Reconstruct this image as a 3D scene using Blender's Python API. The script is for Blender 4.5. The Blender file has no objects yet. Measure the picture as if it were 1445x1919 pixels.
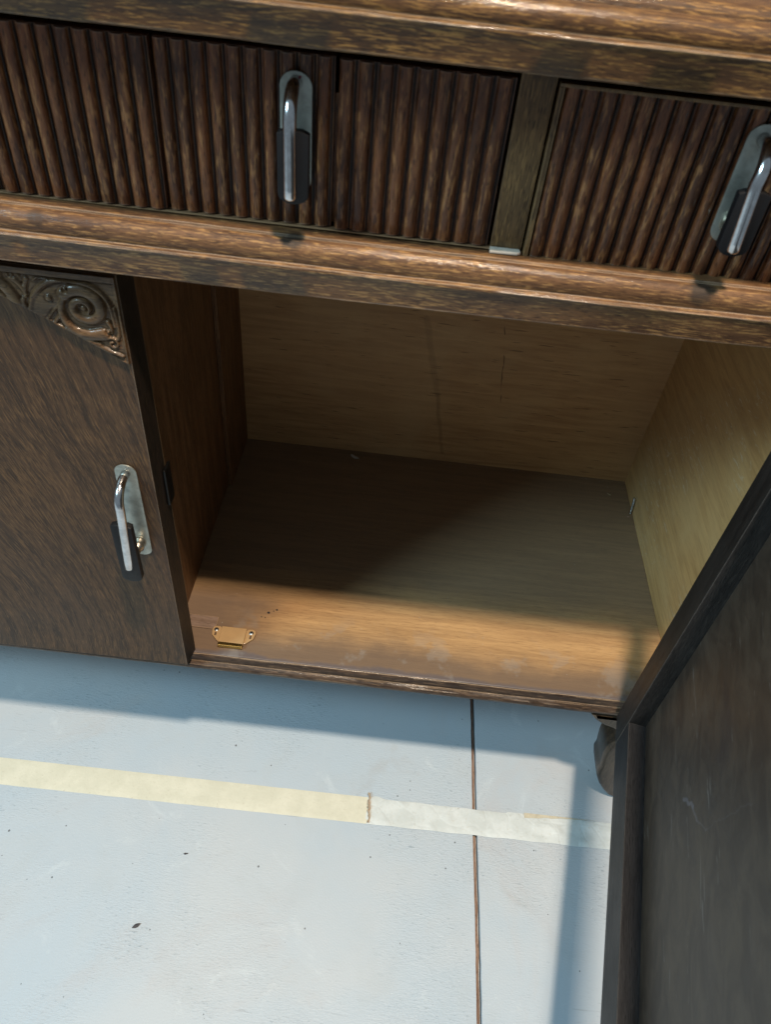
import bpy, bmesh, math, random
import numpy as np
from mathutils import Vector, Matrix, noise as mnoise

random.seed(7)
scene = bpy.context.scene
COL = scene.collection
R = math.radians

# ------------------------------------------------------------------ camera
cam_d = bpy.data.cameras.new('camera')
cam = bpy.data.objects.new('camera', cam_d)
COL.objects.link(cam)
yaw, pit, rol = 0.0042, 0.7774, 0.1162
fw = Vector((math.sin(yaw) * math.cos(pit), math.cos(yaw) * math.cos(pit), -math.sin(pit)))
rt = Vector((math.cos(yaw), -math.sin(yaw), 0))
up = rt.cross(fw)
rt2 = rt * math.cos(rol) + up * math.sin(rol)
up2 = -rt * math.sin(rol) + up * math.cos(rol)
M = Matrix((rt2, up2, -fw)).transposed().to_4x4()
M.translation = Vector((0.2253, -0.5181, 0.8016))
cam.matrix_world = M
cam_d.sensor_fit = 'VERTICAL'
cam_d.sensor_height = 36
cam_d.lens = 1396.94 / 1919 * 36
cam_d.clip_start = 0.02
cam_d.clip_end = 100
cam_d.dof.use_dof = True
cam_d.dof.focus_distance = 0.95
cam_d.dof.aperture_fstop = 11
scene.camera = cam

# ------------------------------------------------------------------ world and lamps
world = bpy.data.worlds.new('World')
scene.world = world
world.use_nodes = True
bg = world.node_tree.nodes['Background']
bg.inputs[0].default_value = (0.43, 0.54, 0.63, 1)
bg.inputs[1].default_value = 0.40


def area(name, loc, target, power, color, sx, sy):
    d = bpy.data.lights.new(name, 'AREA')
    d.shape = 'RECTANGLE'
    d.size, d.size_y = sx, sy
    d.energy = power
    d.color = color
    o = bpy.data.objects.new(name, d)
    COL.objects.link(o)
    o.location = loc
    o.rotation_euler = (Vector(target) - Vector(loc)).to_track_quat('-Z', 'Y').to_euler()
    return o


area('ceiling_lamp', (0.40, -0.57, 2.5), (0.3, 0.0, 0.2), 78, (1.0, 0.82, 0.64), 0.13, 0.12)
area('window_light', (-1.64, -1.2, 2.1), (0.3, 0.1, 0.2), 57, (0.56, 0.85, 1.0), 0.6, 0.6)

vs = scene.view_settings
vs.view_transform = 'Standard'
vs.look = 'None'
vs.exposure = 0.0
vs.gamma = 1.0


# ------------------------------------------------------------------ node helpers
class NT:
    def __init__(self, name):
        self.m = bpy.data.materials.new(name)
        self.m.use_nodes = True
        self.t = self.m.node_tree
        self.t.nodes.clear()
        self.out = self.n('ShaderNodeOutputMaterial')
        self.b = self.n('ShaderNodeBsdfPrincipled')
        self.t.links.new(self.b.outputs[0], self.out.inputs[0])

    def n(self, typ, **kw):
        nd = self.t.nodes.new(typ)
        for k, v in kw.items():
            setattr(nd, k, v)
        return nd

    def put(self, sock, v):
        if isinstance(v, bpy.types.NodeSocket):
            self.t.links.new(v, sock)
        elif v is not None:
            if sock.type == 'RGBA' and len(v) == 3:
                v = (*v, 1)
            sock.default_value = v

    def obj(self, rnd=True):
        tc = self.n('ShaderNodeTexCoord').outputs['Object']
        if not rnd:
            return tc
        oi = self.n('ShaderNodeObjectInfo').outputs['Random']
        return self.vm('ADD', tc, self.vm('SCALE', (7.3, 3.1, 9.7), None, self.math('MULTIPLY', oi, 3.0)))

    def vm(self, op, a, b=None, s=None):
        nd = self.n('ShaderNodeVectorMath', operation=op)
        self.put(nd.inputs[0], a)
        if b is not None:
            self.put(nd.inputs[1], b)
        if s is not None:
            self.put(nd.inputs['Scale'], s)
        return nd.outputs['Value'] if op in ('LENGTH', 'DISTANCE', 'DOT_PRODUCT') else nd.outputs[0]

    def math(self, op, a, b=None, c=None, clamp=False):
        nd = self.n('ShaderNodeMath', operation=op, use_clamp=clamp)
        for i, v in enumerate((a, b, c)):
            if v is not None:
                self.put(nd.inputs[i], v)
        return nd.outputs[0]

    def sep(self, v):
        nd = self.n('ShaderNodeSeparateXYZ')
        self.put(nd.inputs[0], v)
        return nd.outputs

    def comb(self, x, y, z):
        nd = self.n('ShaderNodeCombineXYZ')
        for i, v in enumerate((x, y, z)):
            self.put(nd.inputs[i], v)
        return nd.outputs[0]

    def noise(self, vec, scale, detail=4, rough=0.55, dist=0.0):
        nd = self.n('ShaderNodeTexNoise')
        self.put(nd.inputs['Vector'], vec)
        nd.inputs['Scale'].default_value = scale
        nd.inputs['Detail'].default_value = detail
        nd.inputs['Roughness'].default_value = rough
        nd.inputs['Distortion'].default_value = dist
        return nd.outputs[0]

    def ramp(self, f, lo, hi, smooth=True):
        nd = self.n('ShaderNodeMapRange', interpolation_type='SMOOTHSTEP' if smooth else 'LINEAR')
        self.put(nd.inputs[0], f)
        nd.inputs[1].default_value = lo
        nd.inputs[2].default_value = hi
        return nd.outputs[0]

    def mix(self, f, a, b):
        nd = self.n('ShaderNodeMix', data_type='RGBA')
        self.put(nd.inputs[0], f)
        self.put(nd.inputs[6], a)
        self.put(nd.inputs[7], b)
        return nd.outputs[2]

    def lerp(self, f, a, b):
        nd = self.n('ShaderNodeMix')
        self.put(nd.inputs[0], f)
        self.put(nd.inputs[2], a)
        self.put(nd.inputs[3], b)
        return nd.outputs[0]

    def bump(self, h, dist, strength=1.0, normal=None):
        nd = self.n('ShaderNodeBump')
        nd.inputs['Strength'].default_value = strength
        nd.inputs['Distance'].default_value = dist
        self.put(nd.inputs['Height'], h)
        if normal is not None:
            self.put(nd.inputs['Normal'], normal)
        return nd.outputs[0]

    def edge(self, rad=0.0018):
        bv = self.n('ShaderNodeBevel', samples=4)
        bv.inputs[0].default_value = rad
        g = self.n('ShaderNodeNewGeometry')
        d = self.vm('DOT_PRODUCT', bv.outputs[0], g.outputs['Normal'])
        return self.math('SUBTRACT', 1.0, d)

    def done(self, color, rough, normal=None, metallic=0.0, coat=0.0, coat_r=0.2, spec=0.5):
        self.put(self.b.inputs['Base Color'], color)
        self.put(self.b.inputs['Roughness'], rough)
        self.put(self.b.inputs['Metallic'], metallic)
        self.put(self.b.inputs['Coat Weight'], coat)
        self.b.inputs['Coat Roughness'].default_value = coat_r
        self.b.inputs['Specular IOR Level'].default_value = spec
        if normal is not None:
            self.put(self.b.inputs['Normal'], normal)
            self.put(self.b.inputs['Coat Normal'], normal)
        return self.m


def oak(name, axis, dark, mid, light, fleck=0.5, rough=0.42, coat=0.25, wear=0.8, edgecol=(0.36, 0.24, 0.13),
        across=9.0, fine=62.0, stains=None, warp=None, patch=7.0, rnd=True, bump=0.0004):
    """stained oak: streaks and short pale flecks running along the grain, worn pale edges"""
    t = NT(name)
    co = t.obj(rnd)
    raw = t.n('ShaderNodeTexCoord').outputs['Object']
    if warp:
        co = warp(t, co)
    sc = [across, across, across]
    sc['xyz'.index(axis)] = 1.0
    g = t.vm('MULTIPLY', co, tuple(sc))
    streak = t.noise(g, 11, 6, 0.6, 0.3)
    fl = t.noise(g, fine, 3, 0.6, 0.4)
    pores = t.noise(t.vm('MULTIPLY', g, (1.0, 1.0, 1.0)), fine * 1.9, 2, 0.5)
    pt = t.noise(co, patch, 3, 0.55)
    c = t.mix(t.ramp(streak, 0.34, 0.66), dark, mid)
    th = t.math('ADD', fl, t.math('MULTIPLY', t.math('SUBTRACT', pt, 0.5), 0.24))
    f = t.math('MULTIPLY', t.ramp(th, 0.5, 0.66), fleck)
    c = t.mix(f, c, light)
    c = t.mix(t.math('MULTIPLY', t.ramp(pores, 0.52, 0.7), 0.75), c, tuple(v * 0.35 for v in dark))
    if wear:
        e = t.edge()
        wn = t.noise(co, 55, 4, 0.6)
        w = t.math('MULTIPLY', t.ramp(t.math('MULTIPLY', e, t.math('ADD', 0.25, t.math('MULTIPLY', wn, 1.6))), 0.035, 0.16), wear)
        c = t.mix(w, c, edgecol)
    for (p, rad, k) in (stains or ()):
        jit = t.vm('ADD', raw, t.vm('SCALE', t.n('ShaderNodeTexNoise').outputs['Color'], None, 0.0))
        d = t.vm('DISTANCE', jit, p)
        d = t.math('ADD', d, t.math('MULTIPLY', t.math('SUBTRACT', t.noise(raw, 140, 3), 0.5), rad * 0.8))
        s = t.math('MULTIPLY', t.math('SUBTRACT', 1.0, t.ramp(d, rad * 0.55, rad * 1.1)), k)
        c = t.mix(s, c, (0.018, 0.015, 0.012))
    rr = t.math('ADD', rough, t.math('MULTIPLY', t.math('SUBTRACT', pt, 0.5), 0.35))
    h = t.math('SUBTRACT', t.math('ADD', t.math('MULTIPLY', fl, 0.6), t.math('MULTIPLY', streak, 0.4)), t.math('MULTIPLY', pores, 0.7))
    return t.done(c, rr, t.bump(h, bump, 0.8), coat=coat, coat_r=0.10, spec=0.25)


def plain(name, color, rough, metallic=0.0, nscale=120, namt=0.25, coat=0.0, bump=0.0, spec=0.5):
    t = NT(name)
    co = t.obj()
    nz = t.noise(co, nscale, 4, 0.6)
    f = t.math('MULTIPLY', t.ramp(nz, 0.35, 0.7), namt)
    c = t.mix(f, color, tuple(v * 0.45 for v in color))
    r = t.math('ADD', rough, t.math('MULTIPLY', t.math('SUBTRACT', nz, 0.5), 0.25))
    return t.done(c, r, t.bump(nz, bump, 0.6) if bump else None, metallic, coat, spec=spec)


# ------------------------------------------------------------------ mesh helpers
WLOC = {}


def link(name, me, mat, parent=None, origin=None, smooth=False):
    """mesh data in world coordinates -> object with its origin at origin (or bbox centre)"""
    if origin is None:
        xs = np.empty(len(me.vertices) * 3)
        me.vertices.foreach_get('co', xs)
        xs = xs.reshape(-1, 3)
        origin = Vector((xs.min(0) + xs.max(0)) / 2)
    origin = Vector(origin)
    me.transform(Matrix.Translation(-origin))
    if mat is not None:
        me.materials.append(mat)
    if smooth:
        me.polygons.foreach_set('use_smooth', [True] * len(me.polygons))
    o = bpy.data.objects.new(name, me)
    COL.objects.link(o)
    WLOC[o.name] = origin
    o.location = origin
    if parent is not None:
        o.parent = parent
        o.location = origin - WLOC[parent.name]
    return o


def me_from(verts, faces, name='mesh'):
    me = bpy.data.meshes.new(name)
    me.from_pydata([tuple(v) for v in verts], [], faces)
    me.update()
    return me


def bm_me(bm, name='mesh'):
    bmesh.ops.recalc_face_normals(bm, faces=bm.faces)
    me = bpy.data.meshes.new(name)
    bm.to_mesh(me)
    bm.free()
    return me


def box_bm(x0, x1, y0, y1, z0, z1, bev=0.0, seg=2, bm=None):
    bm2 = bmesh.new()
    vs_ = [bm2.verts.new((x, y, z)) for x in (x0, x1) for y in (y0, y1) for z in (z0, z1)]
    for f in ((0, 1, 3, 2), (4, 6, 7, 5), (0, 4, 5, 1), (2, 3, 7, 6), (0, 2, 6, 4), (1, 5, 7, 3)):
        bm2.faces.new([vs_[i] for i in f])
    bmesh.ops.recalc_face_normals(bm2, faces=bm2.faces)
    if bev:
        bmesh.ops.bevel(bm2, geom=bm2.edges[:], offset=bev, segments=seg, affect='EDGES', profile=0.6)
    return bm2


def box(name, x0, x1, y0, y1, z0, z1, mat, parent, bev=0.001, origin=None):
    return link(name, bm_me(box_bm(x0, x1, y0, y1, z0, z1, bev)), mat, parent, origin)


def extrude_x(name, prof, x0, x1, mat, parent, nseg=60, wob=0.0, sag=0.0, seed=0, origin=None, smooth_from=None):
    """closed (y,z) profile swept along x with slight unevenness"""
    n = len(prof)
    verts, faces = [], []
    for i in range(nseg + 1):
        u = i / nseg
        x = x0 + (x1 - x0) * u
        for j, (y, z) in enumerate(prof):
            dy = wob * mnoise.noise(Vector((x * 22, j * 3.7 + seed, 1.5)))
            dz = wob * mnoise.noise(Vector((x * 22, j * 3.7 + seed, 8.5))) - sag * (1 - ((x - 0.21) / 0.3) ** 2)
            verts.append((x, y + dy, z + dz))
    for i in range(nseg):
        for j in range(n):
            a, b = i * n + j, i * n + (j + 1) % n
            faces.append((a, b, b + n, a + n))
    faces.append(tuple(range(n))[::-1])
    faces.append(tuple(range(nseg * n, nseg * n + n)))
    me = me_from(verts, faces)
    bm = bmesh.new()
    bm.from_mesh(me)
    bmesh.ops.recalc_face_normals(bm, faces=bm.faces)
    bm.to_mesh(me)
    bm.free()
    o = link(name, me, mat, parent, origin)
    smooth_angle(me, 38)
    return o


def smooth_angle(me, deg):
    bm = bmesh.new()
    bm.from_mesh(me)
    for f in bm.faces:
        f.smooth = True
    for e in bm.edges:
        if len(e.link_faces) == 2 and e.calc_face_angle(0) > R(deg):
            e.smooth = False
    bm.to_mesh(me)
    bm.free()


def tube_bm(pts, rad, seg=14, cap=True, bm=None):
    """round bar along pts; rad a number or list"""
    bm = bm or bmesh.new()
    pts = [Vector(p) for p in pts]
    rings = []
    ref = Vector((1, 0, 0))
    for i, p in enumerate(pts):
        t = (pts[min(i + 1, len(pts) - 1)] - pts[max(i - 1, 0)]).normalized()
        a = (ref - t * ref.dot(t)).normalized()
        b = t.cross(a)
        r = rad[i] if isinstance(rad, (list, tuple)) else rad
        rings.append([bm.verts.new(p + (a * math.cos(2 * math.pi * k / seg) + b * math.sin(2 * math.pi * k / seg)) * r) for k in range(seg)])
    for A, B in zip(rings, rings[1:]):
        for k in range(seg):
            bm.faces.new((A[k], A[(k + 1) % seg], B[(k + 1) % seg], B[k]))
    if cap:
        bm.faces.new(rings[0][::-1])
        bm.faces.new(rings[-1])
    return bm


def prism_bm(poly, axis, a0, a1, bev=0.0, seg=2):
    """2D outline extruded along axis ('y': poly is (x,z); 'z': poly is (x,y))"""
    bm = bmesh.new()

    def P(p, a):
        return (p[0], a, p[1]) if axis == 'y' else (p[0], p[1], a)
    A = [bm.verts.new(P(p, a0)) for p in poly]
    B = [bm.verts.new(P(p, a1)) for p in poly]
    n = len(poly)
    fa = bm.faces.new(A)
    fb = bm.faces.new(B[::-1])
    for i in range(n):
        bm.faces.new((A[i], A[(i + 1) % n], B[(i + 1) % n], B[i]))
    bmesh.ops.recalc_face_normals(bm, faces=bm.faces)
    if bev:
        es = [e for e in bm.edges if (e.verts[0] in A and e.verts[1] in A) or (e.verts[0] in B and e.verts[1] in B)]
        bmesh.ops.bevel(bm, geom=es, offset=bev, segments=seg, affect='EDGES', profile=0.5)
    return bm


def tag(o, label, cat, group=None, kind=None):
    o['label'] = label
    if cat:
        o['category'] = cat
    if group:
        o['group'] = group
    if kind:
        o['kind'] = kind
    return o


# ------------------------------------------------------------------ materials
D1, M1, L1 = (0.040, 0.018, 0.007), (0.092, 0.042, 0.014), (0.26, 0.135, 0.038)
OAK_RAIL = oak('oak_rail', 'x', D1, M1, L1, fleck=0.85, rough=0.55, coat=0.3, across=11, fine=78, edgecol=(0.42, 0.31, 0.20))
OAK_RAIL2 = oak('oak_rail_marked', 'x', (0.062, 0.029, 0.014), (0.140, 0.068, 0.029), (0.33, 0.18, 0.066), fleck=0.8, rough=0.55, coat=0.35,
                across=11, fine=78, rnd=False, edgecol=(0.46, 0.35, 0.25),
                stains=[((0.1410 - 0.02, -0.005, 0.014), 0.0105, 0.8), ((0.4284 - 0.02, -0.009, 0.011), 0.0115, 0.8), ((-0.0379 - 0.02, -0.011, 0.009), 0.007, 0.5)])
OAK_REED = oak('oak_reed', 'z', (0.060, 0.022, 0.010), (0.185, 0.064, 0.024), (0.40, 0.185, 0.068), fleck=0.5, rough=0.42, coat=0.4,
               across=6, fine=78, wear=0.5, edgecol=(0.30, 0.22, 0.17))
GROOVE = plain('shaded_groove', (0.014, 0.009, 0.007), 0.5, 0, 150, 0.4)  # reed grooves darkened for contrast: shade put into the colour
OAK_STILE = oak('oak_stile', 'z', (0.075, 0.042, 0.019), (0.15, 0.083, 0.034), (0.30, 0.17, 0.065), fleck=0.5, rough=0.42, coat=0.2, wear=0.7)


def fan(t, co):
    # veneer grain that sweeps in tall arcs about a point low on the left of the door
    s = t.sep(co)
    x = t.math('ADD', s[0], 0.16)
    z = t.math('ADD', s[2], 0.20)
    zz = t.math('MULTIPLY', t.math('TANH', t.math('DIVIDE', z, 0.35)), 0.35 * 0.70)
    wob = t.math('MULTIPLY', t.math('SUBTRACT', t.noise(co, 5, 2), 0.5), 0.022)
    wob2 = t.math('MULTIPLY', t.math('SUBTRACT', t.noise(co, 24, 2), 0.5), 0.0018)
    r = t.math('SQRT', t.math('ADD', t.math('MULTIPLY', x, x), t.math('MULTIPLY', zz, zz)))
    return t.comb(t.math('ADD', t.math('ADD', r, wob), wob2), s[1], s[2])


OAK_DOOR = oak('oak_door_veneer', 'z', (0.034, 0.018, 0.009), (0.082, 0.042, 0.019), (0.21, 0.11, 0.045), fleck=0.45, rough=0.5, coat=0.08,
               wear=0.7, warp=fan, rnd=False, across=16, fine=52, edgecol=(0.25, 0.19, 0.14))
OAK_CARVE = oak('oak_carving', 'x', (0.055, 0.029, 0.013), (0.12, 0.065, 0.029), (0.20, 0.115, 0.055), fleck=0.35, rough=0.42, coat=0.22, wear=0.0, bump=0.0001)
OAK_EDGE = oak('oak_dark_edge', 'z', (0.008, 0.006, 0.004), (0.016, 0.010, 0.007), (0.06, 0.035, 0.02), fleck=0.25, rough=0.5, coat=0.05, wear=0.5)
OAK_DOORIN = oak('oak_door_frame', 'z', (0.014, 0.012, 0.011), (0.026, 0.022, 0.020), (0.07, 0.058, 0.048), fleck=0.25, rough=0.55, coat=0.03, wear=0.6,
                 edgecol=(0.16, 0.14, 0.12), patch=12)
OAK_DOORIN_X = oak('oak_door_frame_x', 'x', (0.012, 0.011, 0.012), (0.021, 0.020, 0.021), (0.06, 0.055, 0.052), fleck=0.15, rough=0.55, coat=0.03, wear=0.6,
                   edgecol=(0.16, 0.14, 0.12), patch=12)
INNER_LEFT = oak('brown_divider_wood', 'z', (0.10, 0.048, 0.020), (0.18, 0.088, 0.037), (0.24, 0.125, 0.055), fleck=0.3, rough=0.55, coat=0.0, wear=0.0)
BASE_LIP = oak('oak_base_lip', 'x', (0.030, 0.018, 0.012), (0.07, 0.042, 0.026), (0.26, 0.16, 0.09), fleck=0.35, rough=0.42, coat=0.15, wear=0.9,
               edgecol=(0.42, 0.30, 0.19))


def ply(name, axis, base, darkc, lightc, scratch, cracks=None):
    t = NT(name)
    co = t.obj(False)
    sc = [12.0] * 3
    sc['xyz'.index(axis)] = 1.0
    g = t.vm('MULTIPLY', co, tuple(sc))
    a = t.noise(g, 9, 6, 0.6, 0.8)
    b = t.noise(co, 5, 4, 0.55, 0.6)
    c = t.mix(t.ramp(a, 0.3, 0.7), darkc, base)
    c = t.mix(t.math('MULTIPLY', t.ramp(b, 0.42, 0.72), 0.55), c, lightc)
    chk = t.noise(t.vm('MULTIPLY', g, (1.6, 1.6, 1.6)), 16, 2, 0.4)
    ck = t.math('MULTIPLY', t.ramp(chk, 0.66, 0.71), 0.2 if scratch else 0.6)
    c = t.mix(ck, c, tuple(v * 0.3 for v in darkc))
    fine = t.noise(g, 90, 3, 0.6)
    c = t.mix(t.math('MULTIPLY', t.ramp(fine, 0.55, 0.75), 0.3), c, tuple(v * 0.5 for v in darkc))
    if scratch:
        w = t.n('ShaderNodeTexNoise')
        sc2 = [40.0] * 3
        sc2['xyz'.index(axis)] = 9.0
        s = t.noise(t.vm('MULTIPLY', co, tuple(sc2)), 3.2, 5, 0.7, 2.2)
        area_ = t.ramp(t.noise(co, 6, 3), 0.45, 0.62)
        c = t.mix(t.math('MULTIPLY', t.math('MULTIPLY', t.ramp(s, 0.56, 0.66), area_), scratch), c, (0.62, 0.55, 0.40))
    for (p, q, rad, k) in (cracks or ()):
        # thin dark crack / stain as a capsule in the panel's plane
        pa = t.vm('SUBTRACT', t.vm('ADD', co, t.vm('SCALE', t.vm('SUBTRACT', noise_col(t, co, 30), (0.5, 0.5, 0.5)), None, 0.010)), p)
        ba = tuple(q[i] - p[i] for i in range(3))
        l2 = sum(v * v for v in ba)
        h = t.math('DIVIDE', t.vm('DOT_PRODUCT', pa, ba), l2, clamp=True)
        d = t.vm('LENGTH', t.vm('SUBTRACT', pa, t.vm('SCALE', ba, None, h)))
        c = t.mix(t.math('MULTIPLY', t.math('SUBTRACT', 1.0, t.ramp(d, rad * 0.4, rad)), k), c, tuple(v * 0.4 for v in darkc))
    h = t.math('SUBTRACT', a, ck)
    return t.done(c, 0.62, t.bump(h, 0.0006, 0.7))


def noise_col(t, co, s):
    nd = t.n('ShaderNodeTexNoise')
    t.put(nd.inputs['Vector'], co)
    nd.inputs['Scale'].default_value = s
    return nd.outputs['Color']


BACK = ply('plywood_back', 'x', (0.47, 0.265, 0.105), (0.34, 0.175, 0.065), (0.50, 0.31, 0.14), 0.0,
           cracks=[((0.068, 0, -0.02), (0.088, 0, -0.168), 0.0012, 0.9), ((-0.012, 0, -0.15), (0.010, 0, -0.262), 0.0045, 0.35), ((-0.045, 0, -0.02), (-0.012, 0, -0.15), 0.007, 0.25)])
SIDE = ply('plywood_side', 'y', (0.57, 0.345, 0.135), (0.43, 0.245, 0.09), (0.60, 0.41, 0.19), 0.7)


def bottom_mat():
    t = NT('cupboard_floor_wood')
    co = t.obj(False)
    g = t.vm('MULTIPLY', co, (1.0, 18.0, 18.0))
    a = t.noise(g, 7, 6, 0.6, 0.6)
    fl = t.noise(g, 55, 3, 0.6, 0.3)
    c = t.mix(t.ramp(a, 0.3, 0.7), (0.32, 0.185, 0.080), (0.45, 0.27, 0.118))
    c = t.mix(t.math('MULTIPLY', t.ramp(fl, 0.5, 0.68), 0.5), c, (0.16, 0.085, 0.038))
    # wear and grey dust: along the front where the doors close, in patches
    y = t.sep(co)[1]
    pt = t.noise(co, 14, 5, 0.6)
    front = t.math('SUBTRACT', 1.0, t.ramp(t.math('ADD', y, t.math('MULTIPLY', pt, 0.05)), -0.172, -0.125))
    leftw = t.math('SUBTRACT', 1.0, t.ramp(t.math('ADD', t.sep(co)[0], t.math('MULTIPLY', t.math('SUBTRACT', pt, 0.5), 0.12)), -0.27, -0.16))
    front = t.math('MAXIMUM', front, t.math('MULTIPLY', leftw, t.math('SUBTRACT', 1.0, t.ramp(y, -0.13, -0.09))))
    c = t.mix(t.math('MULTIPLY', front, 0.85), c, (0.115, 0.080, 0.058))
    fr2 = t.math('SUBTRACT', 1.0, t.ramp(t.math('ADD', y, t.math('MULTIPLY', pt, 0.03)), -0.196, -0.19))
    c = t.mix(t.math('MULTIPLY', fr2, 0.65), c, (0.085, 0.078, 0.09))
    sm = t.math('MULTIPLY', t.ramp(t.noise(co, 22, 4, 0.6), 0.53, 0.62), t.math('SUBTRACT', 1.0, t.ramp(y, -0.185, -0.12)))
    c = t.mix(t.math('MULTIPLY', sm, 0.28), c, (0.26, 0.25, 0.23))
    dust = t.ramp(t.noise(co, 240, 2, 0.5), 0.76, 0.80)
    c = t.mix(t.math('MULTIPLY', dust, 0.5), c, (0.4, 0.38, 0.34))
    # deeper in: shade past the lamplit band and grey dust, mixed into the colour
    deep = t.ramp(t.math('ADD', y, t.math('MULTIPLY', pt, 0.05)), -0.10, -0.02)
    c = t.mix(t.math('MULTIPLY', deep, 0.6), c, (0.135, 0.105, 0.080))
    # ink spots beside the catch
    for p, rad in (((-0.211, -0.1405), 0.0022), ((-0.201, -0.1345), 0.0018), ((-0.205, -0.137), 0.0011), ((-0.219, -0.1485), 0.0012), ((-0.214, -0.149), 0.0010)):
        nz = t.math('MULTIPLY', t.math('SUBTRACT', t.noise(co, 500, 2), 0.5), 0.002)
        d = t.math('ADD', t.vm('DISTANCE', t.vm('MULTIPLY', co, (1, 1, 0)), (p[0], p[1], 0)), nz)
        c = t.mix(t.math('SUBTRACT', 1.0, t.ramp(d, rad * 0.6, rad)), c, (0.012, 0.012, 0.016))
    r = t.lerp(pt, 0.42, 0.62)
    h = t.math('SUBTRACT', t.math('MULTIPLY', a, 0.5), fl)
    return t.done(c, r, t.bump(h, 0.0003, 0.7), coat=0.08)


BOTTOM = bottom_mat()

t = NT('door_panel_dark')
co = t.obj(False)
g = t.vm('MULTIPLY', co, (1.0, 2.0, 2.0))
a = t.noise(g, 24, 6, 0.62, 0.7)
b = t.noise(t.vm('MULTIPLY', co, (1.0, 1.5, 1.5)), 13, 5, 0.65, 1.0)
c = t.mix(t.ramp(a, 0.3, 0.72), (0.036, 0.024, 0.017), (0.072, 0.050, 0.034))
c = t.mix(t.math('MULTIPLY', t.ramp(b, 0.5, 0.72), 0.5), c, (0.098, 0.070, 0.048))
c = t.mix(t.math('MULTIPLY', t.ramp(t.noise(g, 4, 4, 0.6), 0.55, 0.7), 0.6), c, (0.014, 0.015, 0.019))
sc_ = t.noise(t.vm('MULTIPLY', co, (7, 60, 60)), 2.4, 3, 0.6, 1.0)
c = t.mix(t.math('MULTIPLY', t.ramp(sc_, 0.66, 0.72), 0.5), c, (0.20, 0.18, 0.16))
for (p_, q_, rad_, k_) in (((-0.182, 0, 0.166), (-0.200, 0, 0.186), 0.0034, 0.35), ((-0.200, 0, 0.186), (-0.217, 0, 0.196), 0.0026, 0.25), ((-0.217, 0, 0.196), (-0.232, 0, 0.216), 0.0014, 0.15), ((-0.232, 0, 0.216), (-0.247, 0, 0.300), 0.0012, 0.08)):
    nz_ = t.vm('SUBTRACT', noise_col(t, co, 90), (0.5, 0.5, 0.5))
    pa = t.vm('MULTIPLY', t.vm('SUBTRACT', t.vm('ADD', co, t.vm('SCALE', nz_, None, 0.012)), p_), (1, 0, 1))
    ba = tuple(q_[i] - p_[i] for i in range(3))
    hh = t.math('DIVIDE', t.vm('DOT_PRODUCT', pa, ba), sum(v * v for v in ba), clamp=True)
    dd = t.vm('LENGTH', t.vm('SUBTRACT', pa, t.vm('SCALE', ba, None, hh)))
    c = t.mix(t.math('MULTIPLY', t.math('SUBTRACT', 1.0, t.ramp(dd, rad_ * 0.2, rad_)), k_), c, (0.22, 0.21, 0.24))
DOORPANEL = t.done(c, t.lerp(b, 0.42, 0.62), t.bump(a, 0.0004, 0.6))

CHROME = plain('chrome', (0.70, 0.69, 0.69), 0.17, 1.0, 130, 0.5)
ZINC = plain('zinc_plate', (0.42, 0.43, 0.38), 0.42, 0.85, 110, 0.55)
GRIP = plain('black_grip', (0.007, 0.007, 0.008), 0.5, 0.0, 200, 0.2, spec=0.25)
BRASS = plain('brass', (0.52, 0.36, 0.12), 0.3, 1.0, 200, 0.3)
STEEL = plain('steel_screw', (0.62, 0.66, 0.68), 0.32, 1.0, 300, 0.3)
TANPLASTIC = plain('tan_plastic', (0.40, 0.26, 0.125), 0.38, 0.0, 90, 0.15, coat=0.2)
BLACKM = plain('black_metal', (0.008, 0.008, 0.008), 0.35, 0.6, 120, 0.2)


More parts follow.
